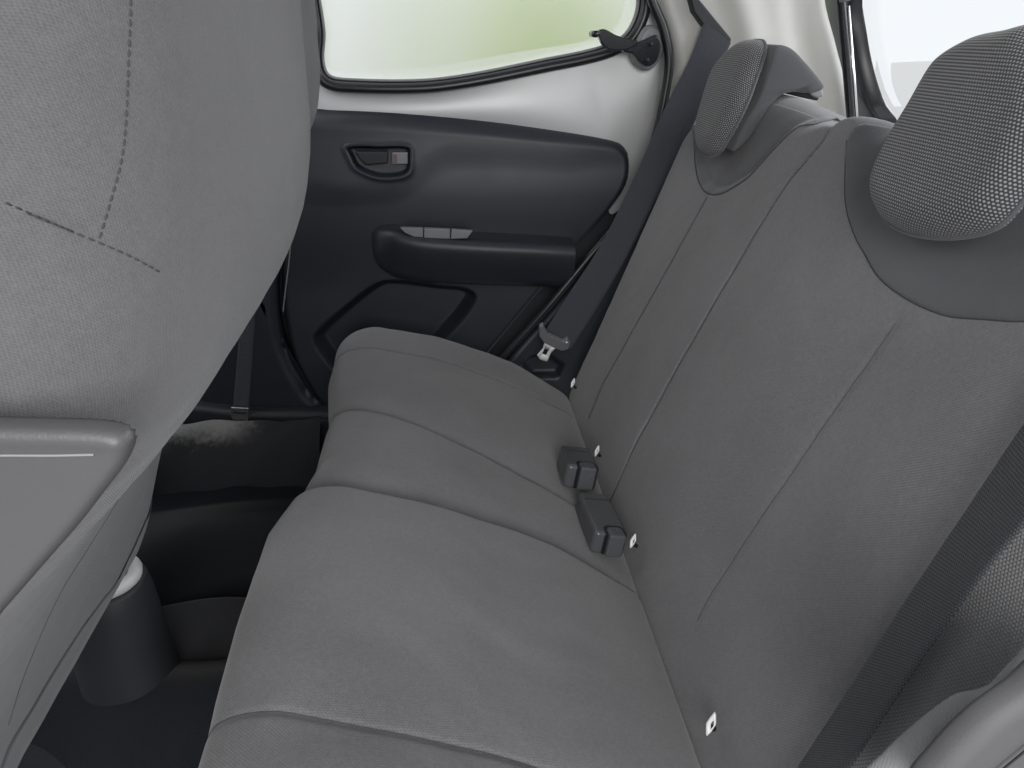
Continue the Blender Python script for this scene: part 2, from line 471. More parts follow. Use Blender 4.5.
Yg = yy[:, None]+0*px_[None]; Xg = px_[None]+0*Yg; Zg = pz_[None]+0*Yg
Jg = np.arange(len(px_))[None]+0*Yg
D = cushion_disp(Yg, Xg, Zg, Jg)
# far end: rounded shoulder towards the door, narrower at the wheel arch
yend = 1.385-.055*sst(Xg, -.05, .22)
Yw = .16+(Yg-.16)*(yend-.16)/(1.43-.16)
dend = yend-Yw
Re = .035
D = D - Re*(1-np.sqrt(np.clip(1-(1-np.clip(dend/Re, 0, 1))**2, 0, 1)))
# rounded front corner of the far end
Xg2 = Xg+(1-sst(Xg, -.12, .1))*np.interp(Yw, [.4, .6, .75, .9, 1.05, 1.2, 1.4], [-.015, -.022, -.021, .014, .016, -.003, -.007])+.055*sst(Yw, 1.30, 1.43)**2*sst(-Xg, .10, .2)
P = np.stack([Xg2+nx[None]*D, Yw, Zg+nz[None]*D], -1)
Ls = np.r_[0, np.cumsum(L[1:])]
cush = link_mesh('cushion', P.reshape(-1, 3), gridfaces(len(yy), len(px_), flip=True), 'cloth', seat, np.stack([Yw, Ls[None]+0*Yg], -1).reshape(-1, 2))
for s in SEAMS:
    idx = [j for j in range(jm+4, 218, 2)]
    pts = []
    for j in idx:
        yv = line_y(px_[j], *s)
        d = float(cushion_disp(np.array([yv]), np.array([px_[j]]), np.array([pz_[j]]), np.array([float(j)]))[0])
        ye = 1.385-.055*float(sst(px_[j], -.05, .22)); yw = .16+(yv-.16)*(ye-.16)/1.27
        xo = float(1-sst(px_[j], -.12, .1))*float(np.interp(yw, [.4, .6, .75, .9, 1.05, 1.2, 1.4], [-.015, -.022, -.021, .014, .016, -.003, -.007]))
        pts.append((px_[j]+xo+nx[j]*(d+.0003), yw, pz_[j]+nz[j]*(d+.0003)))
    tube('seam', pts, .0005, 'soft_thread', cush)

# backrest halves
split_px = [(613, 492), (640, 440), (700, 333), (785, 192), (826, 143), (845, 132)]
split = BK.pxs(split_px)
far_out = ([BK.px(*p, -.030) for p in [(850, 130), (833, 117), (800, 97), (760, 90), (722, 95)]]
           + [(1.300, .575), (1.335, .535), (1.338, .45), (1.336, .3), (1.334, .12), (1.33, -.03), (1.15, -.035), (.955, -.035)] + [(y+.0015, s) for y, s in split])
near_top = [BK.px(*p, -.026) for p in [(853, 137), (866, 128), (893, 123)]]
near_out = ([(.93, -.035)] + [(y-.0025, s) for y, s in split[:-1]] + near_top + [(.62, .612), (.45, .617), (.25, .605), (.15, .57), (.13, .4), (.12, .2), (.12, -.035), (.5, -.035)])
pocket_f = BK.pxs([(694, 118), (698, 153), (700, 170), (707, 190), (717, 197), (730, 195), (753, 180), (773, 158), (798, 130), (818, 108)])
pk = BK.pxs([(852, 143), (851, 175), (853, 212), (862, 240), (872, 258), (886, 280), (905, 296), (930, 304), (960, 307), (1000, 303), (1024, 297)])
ymid = .475
ymid = .583
pk = pk[:7]+[(2*ymid-a, b) for a, b in pk[6::-1]]
pocket_n = list(pk)
def Rback(u, v): return .004+.040*sst(v, .50, .58)*sst(polydist(u, v, split), .004, .07)+.024*sst(u, 1.25, 1.31)
def wob(u, v): return .0005*np.sin(u*37+2.2*np.sin(v*19+1))*np.sin(v*29+1.7*np.sin(u*23))+.00025*np.sin(u*83+3*np.sin(v*31))*np.sin(v*71+u*40)
def relief_far(u, v):
    n = .010*(1-((u-1.1)/.26)**2)*sst(v, 0, .1)
    inn = sdf(u, v, pocket_f+[(.84, .70), (1.34, .70)]); n -= .010*sst(inn, -.004, .02)
    for ln in (seamA,): n -= .003*np.exp(-(polydist(u, v, ln)/.005)**2)
    return n+wob(u, v)
def relief_near(u, v):
    n = .010*(1-((u-.5)/.60)**2)*sst(v, -.02, .12)
    inn = sdf(u, v, pocket_n+[(.2, .70), (.84, .70)]); n -= .006*sst(inn, -.004, .03)
    for ln in (seamB,): n -= .001*np.exp(-(polydist(u, v, ln)/.006)**2)
    n += .012*sst(u, .36, .26)*sst(v, .0, .2)
    return n+wob(u, v)
seamA = BK.pxs([(588, 418), (603, 392), (640, 326), (680, 256), (711, 200)])
seamB = BK.pxs([(702, 622), (730, 578), (770, 519), (830, 432), (880, 361), (904, 327)])
bf = Pillow('backrest', BK, far_out, 'cloth', seat, R=Rback, T=.09, relief=relief_far, rings=130, N=640)
bn = Pillow('backrest', BK, near_out, 'cloth', seat, R=Rback, T=.09, relief=relief_near, rings=170, N=900)
bf.ob['label'] = 'narrow far half of the split backrest'; bn.ob['label'] = 'wide near half of the split backrest'
bf.seam(seamA, 'soft_thread', .0006); bf.seam(pocket_f[:-1], r=.0007)
bn.seam(seamB, 'soft_thread', .0004); bn.seam(pk, r=.0005)
# yokes under the headrests, in smoother darker cloth
def inset(poly, k, c):
    c = np.asarray(c); return [tuple(c+(np.asarray(p)-c)*k) for p in poly]
class Over(Pillow):
    pass
def yoke(base, pocket, extra, cen):
    out = inset(pocket+extra, .992, cen)
    return Pillow('headrest_yoke', BK, out, 'cloth_smooth', base.ob, R=.0015, T=.006, relief=lambda u, v: base.h(u, v)+.0018, rings=60, N=300, centre=cen)
yoke(bf, pocket_f, [(.915, .592), (.95, .601), (1.1, .604), (1.24, .596), (1.275, .57)], (1.06, .545))
yoke(bn, pk, [(2*ymid-.805, .604), (.45, .611), (.60, .6115), (.72, .610), (.805, .604)], (ymid, .56))
# knitted side bolster beyond the belt at the near end
Pillow('bolster', BK, [(.345, .02), (.378, .3), (.395, .50), (.36, .57), (.25, .585), (.16, .56), (.14, .3), (.14, .02)], 'bolster', bn.ob, R=.006, T=.012, relief=lambda u, v: bn.h(u, v)+.004, rings=50, N=260)

# headrests: front pad, wrapped cover, posts
def headrest(pad_px, npad, side_y, prof_px, width, label):
    h = bpy.data.objects.new('headrest', None); C.objects.link(h); h.empty_display_size = .03
    h.parent = seat; h['label'] = label
    h.location = Vector((.43, side_y+width/2, -.12+Z0))-seat.location
    HB = Frame(BK.O+BK.en*npad, BK.eu, BK.ev, BK.en)
    out = HB.pxs(pad_px) if not isinstance(pad_px[0][0], str) else None
    return h, HB, out
def child(h, o):                            # parent a built mesh under a moved part
    o.parent = h; o.matrix_parent_inverse = Matrix.Identity(4)
    off = h.location+h.parent.location
    o.data.transform(Matrix.Translation(-off)); return o
def build_headrest(out, n0, prof, y0, y1, label, shift=(0, 0)):
    h = bpy.data.objects.new('headrest', None); C.objects.link(h); h.empty_display_size = .03
    h.parent = seat; h['label'] = label; h.location = Vector((.43, (y0+y1)/2, -.12+Z0))-seat.location
    HB = Frame(BK.O+BK.en*n0, BK.eu, BK.ev, BK.en)
    if shift != (0, 0): prof = prof[:9]+prof[12:]
    prof = [(a+shift[0], b+shift[1]) for a, b in prof]
    c = np.mean(out, 0)
    p = Pillow('pad', HB, out, 'knit', None, R=.024, T=.002, rings=70, N=300,
               relief=lambda u, v: .003+.005*np.clip(1-((u-c[0])/.14)**2-((v-c[1])/.1)**2, -.5, 1))
    child(h, p.ob)
    e = p.o*.998+c*.002
    child(h, tube('piping', HB.P(e[:, 0], e[:, 1], p.h(e[:, 0], e[:, 1])-.001), .0022, 'cloth_smooth', None, closed=True))
    # wrapped cover: side profile lofted across the width with rounded ends
    pr = crom(prof, 90, True); pc = pr.mean(0)
    stations = [(0, .80), (.006, .90), (.016, .965), (.03, 1.0), (.5, 1.0), (.97, 1.0), (.984, .965), (.994, .90), (1, .80)]
    loops = []
    for k, sc_ in stations:
        q = pc+(pr-pc)*sc_; loops.append(np.stack([q[:, 0], np.full(90, y0+(y1-y0)*k), q[:, 1]], 1))
    V = np.stack(loops, 1).reshape(-1, 3); nl = len(stations)
    F = gridfaces(90, nl, True)
    F.append([i*nl for i in range(90)][::-1]); F.append([i*nl+nl-1 for i in range(90)])
    uv = np.stack([V[:, 1], V[:, 0]+V[:, 2]], 1)
    o = link_mesh('cover', V, F, 'cloth_smooth', None, uv); 
    bm = bmesh.new(); bm.from_mesh(o.data); bmesh.ops.recalc_face_normals(bm, faces=bm.faces); bm.to_mesh(o.data); bm.free()
    child(h, o)
    if shift == (0, 0):
        KF = Frame((0, y0+.012, 0), (1, 0, 0), (0, 0, 1), (0, -1, 0))
        child(h, prism('underside', KF, KF.pxs([(786, 91), (800, 90), (822, 91), (818, 101), (806, 98), (792, 95)]), -.05, .0, 'black_dark', None, .002))
        child(h, prism('release_knob', KF, KF.pxs([(808, 91), (821, 89), (822, 96), (815, 98), (809, 95)]), -.02, .006, 'knob_and_highlight', None, .003))
    for yk in (y0+(y1-y0)*.3, y0+(y1-y0)*.7):
        child(h, tube('post', [(.470, yk, -.10), (.455, yk, -.20)], .006, 'steel', None))
    return h
HN = .050
HBn = Frame(BK.O+BK.en*HN, BK.eu, BK.ev, BK.en)
def rim(pts): return [BK.px(x, y, n) for x, y, n in pts]
pad_near = rim([(1060, 32, .022), (1024, 35, .024), (985, 40, .03), (940, 60, .04), (906, 108, .045), (880, 150, .046), (867, 187, .045), (878, 215, .040), (908, 233, .034), (955, 239, .030), (1003, 231, .026), (1036, 209, .02), (1070, 160, .016), (1086, 100, .016)])
pad_far = rim([(770, 44, .020), (745, 45, .032), (716, 68, .044), (701, 108, .046), (695, 135, .045), (702, 153, .036), (722, 157, .024), (741, 141, .016), (757, 112, .016), (769, 80, .016), (776, 54, .016)])
DBG = (pad_near, pad_far)
yS = min(p[0] for p in pad_far)
side = [tuple(onY(x, y, yS+.01)[[0, 2]]) for x, y in [(776, 46), (790, 48), (803, 60), (820, 80), (824, 88), (814, 92), (792, 91), (778, 97), (764, 112), (748, 138), (733, 152), (740, 130), (757, 100), (768, 70)]]
build_headrest(pad_far, HN, side, yS+.006, max(p[0] for p in pad_far)-.006, 'far headrest seen half from its side')
yN = (min(p[0] for p in pad_near), max(p[0] for p in pad_near))
build_headrest(pad_near, HN, side, yN[0]+.012, yN[1]-.012, 'near headrest with pale dotted knit', (.016, -.022))

# ------------------------------------------------------------------ anchors and buckles in the crease
def anchor(px, py, s, k, label):
    y, sv = BK.px(px, py, .024)
    A = Frame(BK.P(y, sv, .006), (0, math.cos(.9), 0), BK.ev, BK.en)
    c = BK.P(y, sv, .024)
    e1 = np.array([math.sin(.5), -math.cos(.5)*0-.0, 0]); 
    a = thing('anchor_bracket', label, 'child seat anchor', tuple(c), 'child seat anchors along the seat crease')
    # diamond plate with an eye, standing out of the crease
    en = np.array([-.50, -.70, .50]); en /= np.linalg.norm(en)
    ev = BK.ev*.25+np.array([0, 0, .9]); ev = ev-en*(ev@en); ev /= np.linalg.norm(ev); eu = np.cross(ev, en)
    fr = Frame(c, eu, ev, en)
    w_, h_ = .0042*k, .0120*k
    outer = resample(np.array([(w_, .002*k), (w_*.35, h_*.85), (-w_*.1, h_), (-w_*.6, h_*.5), (-w_, -.001*k), (-w_*.35, -h_*.85), (.0, -h_), (w_*.6, -h_*.5), (w_, .002*k)]), 40, True)
    inner = np.array([.0012*k, .0])+outer*np.array([.36, .36])
    lo = [fr.P(q[:, 0], q[:, 1], n) for q, n in ((inner, -.002), (inner, .002), (outer*.92, .002), (outer, .0005), (outer, -.001), (outer*.92, -.002), (inner, -.002))]
    o = loft('plate', lo, 'bright', a)
    tube('stud', [tuple(fr.P(.0, -.004*k, -.002)), tuple(fr.P(.002, -.008*k, -.016))], .003*k, 'black_dark', a)
    return a
anchor(573, 383, 1, .85, 'small white diamond anchor bracket in the crease nearest the far door')
anchor(597, 451, 1, .85, 'small white anchor bracket beside the shorter, farther buckle')
anchor(633, 541, 1, .9, 'small white anchor bracket beside the longer, nearer buckle')
anchor(711, 724, 1, 1.05, 'small white anchor bracket nearest the camera, alone in the crease')

def buckle(c, rz, size, pitch, label):
    b = thing('seat_belt_buckle', label, 'seat belt buckle', c, 'rear seat belt buckles')
    R = Matrix.Rotation(rz, 3, 'Z') @ Matrix.Rotation(pitch, 3, 'X') @ Matrix.Rotation(.18, 3, 'Y')
    ax = [np.array(R.col[i]) for i in range(3)]
    fr = Frame(c, ax[0], ax[1], ax[2])
    W, Ln, H = size
    # rounded body, tapering a little to the button end, with an arched slot for the strap tab
    out = [(-W*.47, -Ln/2), (W*.47, -Ln/2), (W/2, -Ln/2+.006), (W/2, Ln*.2), (W*.46, Ln/2), (-W*.46, Ln/2), (-W/2, Ln*.2), (-W/2, -Ln/2+.006)]
    prism('body', fr, out, -H/2, H/2, 'buckle', b, bevel=.0058, segs=5)
    a_ = W*.10
    slot_ = [(a_-W*.31, -Ln/2-.0035), (a_-W*.31, -Ln/2+.012), (a_-W*.22, -Ln/2+.018), (a_+W*.22, -Ln/2+.018), (a_+W*.31, -Ln/2+.012), (a_+W*.31, -Ln/2-.0035)]
    prism('strap_slot', fr, slot_, -H*.42, H/2+.0006, 'gloss', b, bevel=.0008, segs=2)
    tab_ = [(a_-W*.24, -Ln/2-.011), (a_-W*.24, -Ln/2+.007), (a_-W*.17, -Ln/2+.0125), (a_+W*.17, -Ln/2+.0125), (a_+W*.24, -Ln/2+.007), (a_+W*.24, -Ln/2-.011)]
    prism('strap', fr, tab_, -H*.40, H/2+.0030, 'buckle', b, bevel=.0028, segs=4)
    fbox('button', fr, (0, Ln/2-.004, .0), (W*.72, .010, H*.55), 'black_dark', b, .0015)
    fbox('top_groove', fr, (0, Ln/2-.020, H/2), (W*.74, .0012, .0008), 'black_dark', b, 0)
    return b
buckle((.199, .824, -.620), 0.06, (.047, .104, .034), -.05, 'longer dark seat belt buckle, nearer of the two lying in the crease')
buckle((.188, .946, -.606), 0.02, (.050, .074, .038), -.10, 'shorter stubby seat belt buckle, farther of the two in the crease')

# ------------------------------------------------------------------ front seats
TF = math.radians(27)
FS = Frame((-.098, 0, 0), (0, 1, 0), (math.sin(TF), 0, math.cos(TF)), (math.cos(TF), 0, -math.sin(TF)))
def fs_profile(v):                          # bend of the back shell: v is metres up the shell
    z = [-1.1, -.92, -.63, -.557, -.50, -.457, -.354, -.281, -.208, -.169, -.114, -.055, .009, .175, .40, .60]
    n = [-.034, -.024, -.006, .020, .018, .015, .012, .018, .037, .060, .060, .034, .002, -.072, -.16, -.22]
    return np.interp(v, z, n)
def fs_relief(u, v):
    vv = np.asarray(v); n = sum(fs_profile(vv+d) for d in (-.05, -.025, 0, .025, .05))/5
    n = n-.020*np.clip((u-.48)/.22, 0, 1.2)**2*sst(v, -.55, -.33)-.05*np.clip((.36-u)/.2, 0, 1.2)**2
    return n
def FSR(u, v): return .03+.03*sst(u, .4, .6)
fsA = [(131, -12), (130, 20), (129, 90), (122, 150), (112, 200), (100, 243)]
fsB = [(4, 202), (50, 222), (100, 243), (130, 256), (165, 275)]
fs_out = [(.34, .235), (.45, .25), (.58, .24), (.66, .20), (.695, .14), (.702, .05), (.705, -.08), (.705, -.2), (.70, -.35), (.695, -.5), (.69, -.65), (.685, -.8), (.67, -.98), (.5, -1.0), (.3, -1.0),
          (.22, -.9), (.17, -.6), (.165, -.3), (.205, -.17), (.245, -.08), (.275, .0), (.285, .08), (.29, .16)]
def front_seat(label):
    s = thing('front_seat', label, 'car seat', (-.5, .45, -.9), 'front seats')
    b0 = Pillow('shape', FS, fs_out, None, R=FSR, relief=fs_relief, N=700, build=False)
    lines = [crom(b0.hits(ln), 60) for ln in (fsA, fsB)]
    def rel(u, v):
        n = fs_relief(u, v)
        for ln in lines:
            n = n-.0007*np.exp(-(polydist(u, v, ln)/.014)**2)
        return n+.00025*np.sin(u*61+3*np.sin(v*23))*np.sin(v*47+2*np.sin(u*31))
    b = Pillow('backrest', FS, fs_out, 'cloth_front', s, R=FSR, T=.045, relief=rel, rings=260, N=1000)
    for ln in lines:
        q = crom(ln, 200); stitches('seam', FS.P(q[:, 0], q[:, 1], b.h(q[:, 0], q[:, 1])+.0002), .00040, 'thread_grey', b.ob)
    b.seam(b.hits([(118, 500), (90, 545), (62, 590), (30, 660), (8, 725)]), 'thread_grey', .0003, 0, parent=b.ob)
    hin = b0.hits([(134, 566), (118, 578), (97, 606), (66, 650), (36, 700), (6, 752)])
    ho = [(.694, v) for u, v in hin]
    Pillow('skirt', FS, hin+[(hin[-1][0]+.01, hin[-1][1]-.08), (.68, hin[-1][1]-.08)]+ho[::-1], 'cloth_skirt', b.ob, R=.001, T=.002, rings=40, N=240, relief=lambda u, v: b.h(u, v)+.0016)
    # hard panel low on the back, with a shallow slot
    FP = Frame((0, .205, 0), (1, 0, 0), (0, 0, 1), (0, -1, 0))
    po = FP.pxs([(0, 430), (40, 431), (80, 432), (106, 434), (120, 438), (127, 446), (126, 456), (118, 474), (96, 503), (72, 534), (36, 575), (0, 616), (-50, 668), (-110, 640), (-110, 500), (-90, 430)])
    pc = np.mean(po, 0)
    pan = Pillow('back_panel', FP, po, 'panel_grey', s, R=.006, T=.004, rings=70, N=360, relief=lambda u, v: -.0016*sst(sdf(u, v, inset(po, .84, pc)), -.004, .006))
    pan.seam(FP.pxs([(-60, 459), (0, 458), (50, 458), (92, 457)]), 'knob_and_highlight', .00045, .0001, parent=pan.ob, name='slot_highlight')  # pale tube paints the highlight running along the slot
    return s
fs = front_seat('light grey front seat back with stitched seams and hard panel, closest to camera')
def copy_tree(o, parent=None):
    c = o.copy(); C.objects.link(c)
    if parent: c.parent = parent; c.matrix_parent_inverse = o.matrix_parent_inverse.copy()
    for ch in o.children: copy_tree(ch, c)
    return c
f2 = copy_tree(fs); f2.location = fs.location+Vector((-.076, .62, .01))
f2['label'] = 'second front seat, only a grey sliver showing beside the far door window'

# ------------------------------------------------------------------ far door
YD = 1.45
DF = Frame((0, YD, 0), (1, 0, 0), (0, 0, 1), (0, -1, 0))
door = thing('rear_door', 'closed far rear door with black trim, silver frame and bright window', 'car door', (0, 1.5, -.8))
DW = Frame((0, YD+.03, 0), (1, 0, 0), (0, 0, 1), (0, -1, 0))
win_in = [DW.px(x, y) for x, y in [(325, 30), (324, 60), (329, 74), (345, 78), (420, 79), (470, 73), (540, 59), (600, 46), (624, 34), (635, 14), (637, -8)]] + [(.34, .18), (.22, .27), (.0, .31), (-.17, .28), (-.205, .2)]
def grow(poly, d, N=420):
    o = crom(poly, N, True); T_ = np.roll(o, -1, 0)-np.roll(o, 1, 0); T_ /= np.linalg.norm(T_, axis=1)[:, None]
    nrm = np.stack([T_[:, 1], -T_[:, 0]], 1)
    if np.sum(o[:, 0]*np.roll(o[:, 1], -1)-np.roll(o[:, 0], -1)*o[:, 1]) < 0: nrm = -nrm
    return o+nrm*d
def lp(o, n, fr=DW): return fr.P(o[:, 0], o[:, 1], n)
w0 = grow(win_in, 0)
pane = Pillow('window_pane', DW, w0[::6], 'glass', door, R=.001, T=.004, rings=20, N=200, relief=lambda u, v: 0*u-.006)
loft('window_trim', [lp(w0, -.008), lp(w0, .003), lp(grow(win_in, .0025), .006), lp(grow(win_in, .0045), .003), lp(grow(win_in, .005), -.006)], 'grey_plastic', door, flip=False)
gs = [(.0045, -.002), (.006, .012), (.010, .017), (.016, .019), (.021, .017), (.024, .010), (.0245, -.004)]
seal = loft('window_seal', [lp(grow(win_in, a), b) for a, b in gs], 'rubber', door)
# painted frame: from the window opening out to the door edge
outer = [DW.px(x, y) for x, y in [(240, 60), (262, 130), (330, 135), (400, 138), (480, 145), (550, 160), (605, 195), (612, 215), (650, 178), (660, 150), (666, 110), (671, 60), (663, 10)]] + [(.42, .2), (.28, .33), (0, .37), (-.25, .34), (-.36, .2)]
oo = crom(outer, 420, True); wi = grow(win_in, .0235)
def match(a, b):                           # rotate b so its points face a's from the window's middle
    c = np.array([.08, .05]); A = np.unwrap(np.arctan2(*(a-c).T[::-1])); B = np.arctan2(*(b-c).T[::-1])
    i = np.argmin(np.abs(np.angle(np.exp(1j*(B-A[0]))))); return np.roll(b, -i, 0)
oo = match(wi, oo)
rings_ = []
for k in np.linspace(0, 1, 26):
    q = wi+(oo-wi)*k
    bul = .012*math.sin(math.pi*min(k*1.1, 1))
    rings_.append(lp(q, .006*(1-k)-.004+bul))
ff = loft('door_frame', rings_, 'silver', door)

# trim panel
DB = Frame((0, YD+.08, 0), (1, 0, 0), (0, 0, 1), (0, -1, 0))
Pillow('inner_panel', DB, DB.pxs([(262, 140), (400, 150), (600, 170), (680, 130), (690, 240), (560, 400), (420, 470), (250, 470), (240, 300)]), 'black_dark', door, R=.005, T=.01, rings=30, N=200)
trim_out = [DF.px(x, y) for x, y in [(300, 108), (330, 107.5), (400, 111), (480, 119), (550, 129), (600, 138), (622, 145), (629, 156), (627, 182), (612, 207), (580, 246), (540, 294), (500, 342), (470, 378), (430, 420), (380, 432), (325, 410), (298, 372), (284, 320), (281, 270), (284, 200), (292, 130)]]
pocket = DF.pxs([(314, 338), (345, 308), (378, 284), (400, 282), (440, 287), (466, 290), (476, 298), (470, 312), (450, 336), (420, 365), (385, 385), (340, 375), (318, 352)])
hand = DF.pxs([(347, 147), (380, 146), (409, 147), (411, 158), (409, 172), (395, 177), (375, 176), (357, 168), (350, 157)])
band = DF.pxs([(270, 190), (350, 186), (395, 180), (425, 157), (450, 147), (560, 150), (640, 158), (640, 450), (270, 450)])
pocket, hand, band = crom(pocket, 90, True), crom(hand, 70, True), crom(band, 120, True)
def trim_relief(u, v):
    n = -.005*sst(sdf(u, v, band), -.012, .045)
    n -= .045*sst(sdf(u, v, pocket), -.004, .020)
    n -= .016*sst(sdf(u, v, hand), 0, .006)
    n += .003*np.exp(-(polydist(u, v, hand, True)/.006)**2)
    n += .012*sst(v, -.5, -.30)*sst(-v, .16, .30)
    return n
trim = Pillow('trim_panel', DF, trim_out, 'black', door, R=lambda u, v: .012+.028*sst(v, -.24, -.17), T=.025, relief=trim_relief, rings=170, N=560)
# armrest: pixel outline of its face swept out of the trim
def arm_section(x, k, hgt):
    # k: 0..1 protrusion; returns loop in (Y,z) going round the front
    top, bot = hgt
    d = .068*k
    pts = [(0, top+.004), (-d*.55, top+.001), (-d*.86, top-.003), (-d, top-.014), (-d*.96, top-.035), (-d*.80, (top+bot)/2-.012), (-d*.58, bot+.010), (-d*.30, bot), (0, bot-.004)]
    q = crom(pts, 36)
    return np.stack([np.full(36, x), YD+.004+q[:, 0], q[:, 1]], 1)
ys_arm = 1.405
tops = [(368, 240), (376, 233), (392, 230), (420, 235), (480, 239), (540, 242), (578, 245)]
bots = [(372, 260), (380, 271), (392, 280), (422, 284), (480, 286), (530, 288), (563, 291)]
xa = [onY(*p, ys_arm) for p in tops]; xb_ = [onY(*p, ys_arm+.02) for p in bots]
ks = [.02, .55, .85, 1, 1, .97, .90]
tk = np.linspace(0, 1, 60)
def interp(vals): 
    xs_ = np.linspace(0, 1, len(vals)); return np.interp(tk, xs_, vals)
sm = lambda a: np.convolve(np.r_[a[:1]]*1 if False else np.pad(a, 3, mode='edge'), np.ones(7)/7, 'valid')
ax_, at_, ab_, ak_ = sm(interp([p[0] for p in xa])), sm(interp([p[2] for p in xa])), sm(interp([p[2] for p in xb_])), sm(interp(ks))
secs = [arm_section(ax_[i], ak_[i], (at_[i], ab_[i])) for i in range(60)]
arm = loft('armrest', secs, 'black', door, closed=False)
P_ = np.stack(secs, 0).reshape(-1, 3)
bpy.data.objects.remove(arm)
arm = link_mesh('armrest', P_, gridfaces(60, 36, flip=False), 'black', door, np.stack([P_[:, 0], P_[:, 2]], 1))
# pull-cup panels set in the armrest's upper edge
for a in ([(400, 228), (423, 228.5), (423, 237.5), (414, 237), (405, 233)], [(424, 228.6), (450, 229.5), (450, 239), (424, 238)], [(451.5, 229.6), (473, 231), (467, 238.5), (450.8, 239)]):
    TF_ = Frame((0, 1.397, 0), (1, 0, 0), (0, 0, 1), (0, -1, 0))
    prism('pull_cup_panel', TF_, TF_.pxs(a), -.012, .0, 'grey_plastic', arm, bevel=.0012, segs=2)
# door handle
hd = bpy.data.objects.new('door_handle', None); C.objects.link(hd); hd.parent = door; hd.empty_display_size = .03
hb = grow(hand, 0, 200)
o = loft('bezel', [DF.P(hb[:, 0], hb[:, 1], -.004)]+[DF.P(*(grow(hand, d, 200).T), n) for d, n in ((.0005, .004), (.0025, .006), (.0050, .005), (.007, .001))], 'black', None)
hd.location = Vector((-.11, YD-.01, -.22+Z0))-door.location
child(hd, o)
child(hd, prism('lever', DF, DF.pxs([(355, 151), (388, 151), (388, 163), (366, 165), (361, 160)]), -.010, .006, 'black_dark', None, .003))
child(hd, prism('lock_slider', DF, DF.pxs([(392, 152), (408, 152), (408, 164), (392, 164)]), -.010, .004, 'grey_plastic', None, .002))
child(hd, prism('lock_mark', DF, DF.pxs([(393.5, 154), (397, 154), (397, 162.5), (393.5, 162.5)]), .003, .0046, plastic('lock_red', (.10, .06, .06), .4, 0), None, .0004))
# pop-out window latch
YLt = 1.43
LF = Frame((0, YLt, 0), (1, 0, 0), (0, 0, 1), (0, -1, 0))
la = bpy.data.objects.new('window_latch', None); C.objects.link(la); la.parent = door; la.empty_display_size = .03
la.location = Vector((.38, YLt, -.02+Z0))-door.location
child(la, prism('base_plate', LF, LF.pxs([(650, 25), (664, 30), (667, 45), (660, 62), (650, 71), (640, 68), (633, 57), (640, 38)]), -.03, -.004, 'grey_plastic', None, .008, 4, True, 60))
child(la, prism('bracket', LF, LF.pxs([(624, 39), (636, 42), (647, 38), (655, 35), (660, 42), (657, 58), (649, 66), (641, 64), (632, 54), (622, 51)]), -.012, .010, 'gloss', None, .005, 4, True, 60))
child(la, prism('lever', LF, LF.pxs([(596, 31), (602, 29), (614, 35), (628, 39), (636, 41), (632, 46), (622, 50), (606, 49), (599, 42)]), .004, .022, 'gloss', None, .006, 4, True, 60))
kn = onY(595, 34, 1.42)
child(la, tube('knob', [kn+np.array([0, -.012, 0]), kn+np.array([0, .03, 0])], .0055, 'gloss', None, 16))
for p in ((651, 44), (647, 60)):
    q = onY(*p, YLt-.011); child(la, tube('screw', [q, q+np.array([0, -.003, 0])], .0038, 'black_dark', None, 14))

# rubber seal round the door opening
sp = [onY(x, y, Y_) for x, y, Y_ in [(640, -40, 1.43), (652, 0, 1.43), (664, 30, 1.43), (669, 62, 1.43), (664, 100, 1.43), (655, 140, 1.428), (641, 182, 1.425), (618, 222, 1.42), (585, 262, 1.415), (545, 310, 1.41), (505, 355, 1.41), (470, 395, 1.41)]]
tag(tube('door_seal', crom(sp, 160), .0085, 'rubber', None, 12), 'black rubber seal curving down between the far door and pale pillar', 'seal')

# ------------------------------------------------------------------ pillars and trims
YP = 1.425
PF = Frame((0, YP, 0), (1, 0, 0), (0, 0, 1), (0, -1, 0))
pil = thing('pillar_trim', 'pale cream plastic pillar trim behind the far headrest', 'pillar trim', (.6, 1.43, -.3))
po = [PF.px(x, y) for x, y in [(650, -60), (660, 0), (671, 35), (676, 62), (672, 100), (662, 140), (646, 185), (620, 235), (640, 330), (760, 330), (858, 240), (853, 130), (846, 90), (836, 40), (828, 0), (826, -60)]]
rid = PF.pxs([(728, -30), (742, 10), (750, 40), (748, 70), (730, 110)])
rid2 = PF.pxs([(795, -30), (800, 30), (812, 90), (820, 140)])
def pil_relief(u, v):
    n = .018*np.exp(-(polydist(u, v, rid)/.028)**2)-.012*np.exp(-(polydist(u, v, rid2)/.03)**2)
    return n+.03*sst(u, .66, .82)
Pillow('panel', PF, po, 'cream', pil, R=.02, T=.03, relief=pil_relief, rings=90, N=420)
slot = PF.pxs([(690, -8), (700, 2), (733, 40), (729, 45), (716, 34), (703, 24), (694, 10)])
PS = Frame((0, YP-.022, 0), (1, 0, 0), (0, 0, 1), (0, -1, 0))
prism('belt_slot', PS, PS.pxs([(688, -12), (700, 0), (732, 39), (730, 44), (717, 34), (704, 26), (694, 12)]), -.03, .0, 'black_dark', pil, .003)

YW = 1.40
WF = Frame((0, YW, 0), (1, 0, 0), (0, 0, 1), (0, -1, 0))
wa = thing('wheel_arch_trim', 'dark plastic side trim beside the far end of the bench', 'side trim', (.3, 1.4, -.6))
wo = WF.pxs([(668, 120), (652, 168), (626, 222), (588, 268), (548, 316), (512, 356), (486, 392), (520, 440), (600, 430), (700, 300), (720, 150)])
well = WF.pxs([(520, 366), (530, 356), (550, 355), (566, 366), (560, 380), (530, 380)])
Pillow('panel', WF, wo, 'black', wa, R=.012, T=.03, rings=70, N=300, relief=lambda u, v: -.02*sst(sdf(u, v, well), 0, .012)+.004*np.sin(u*20))

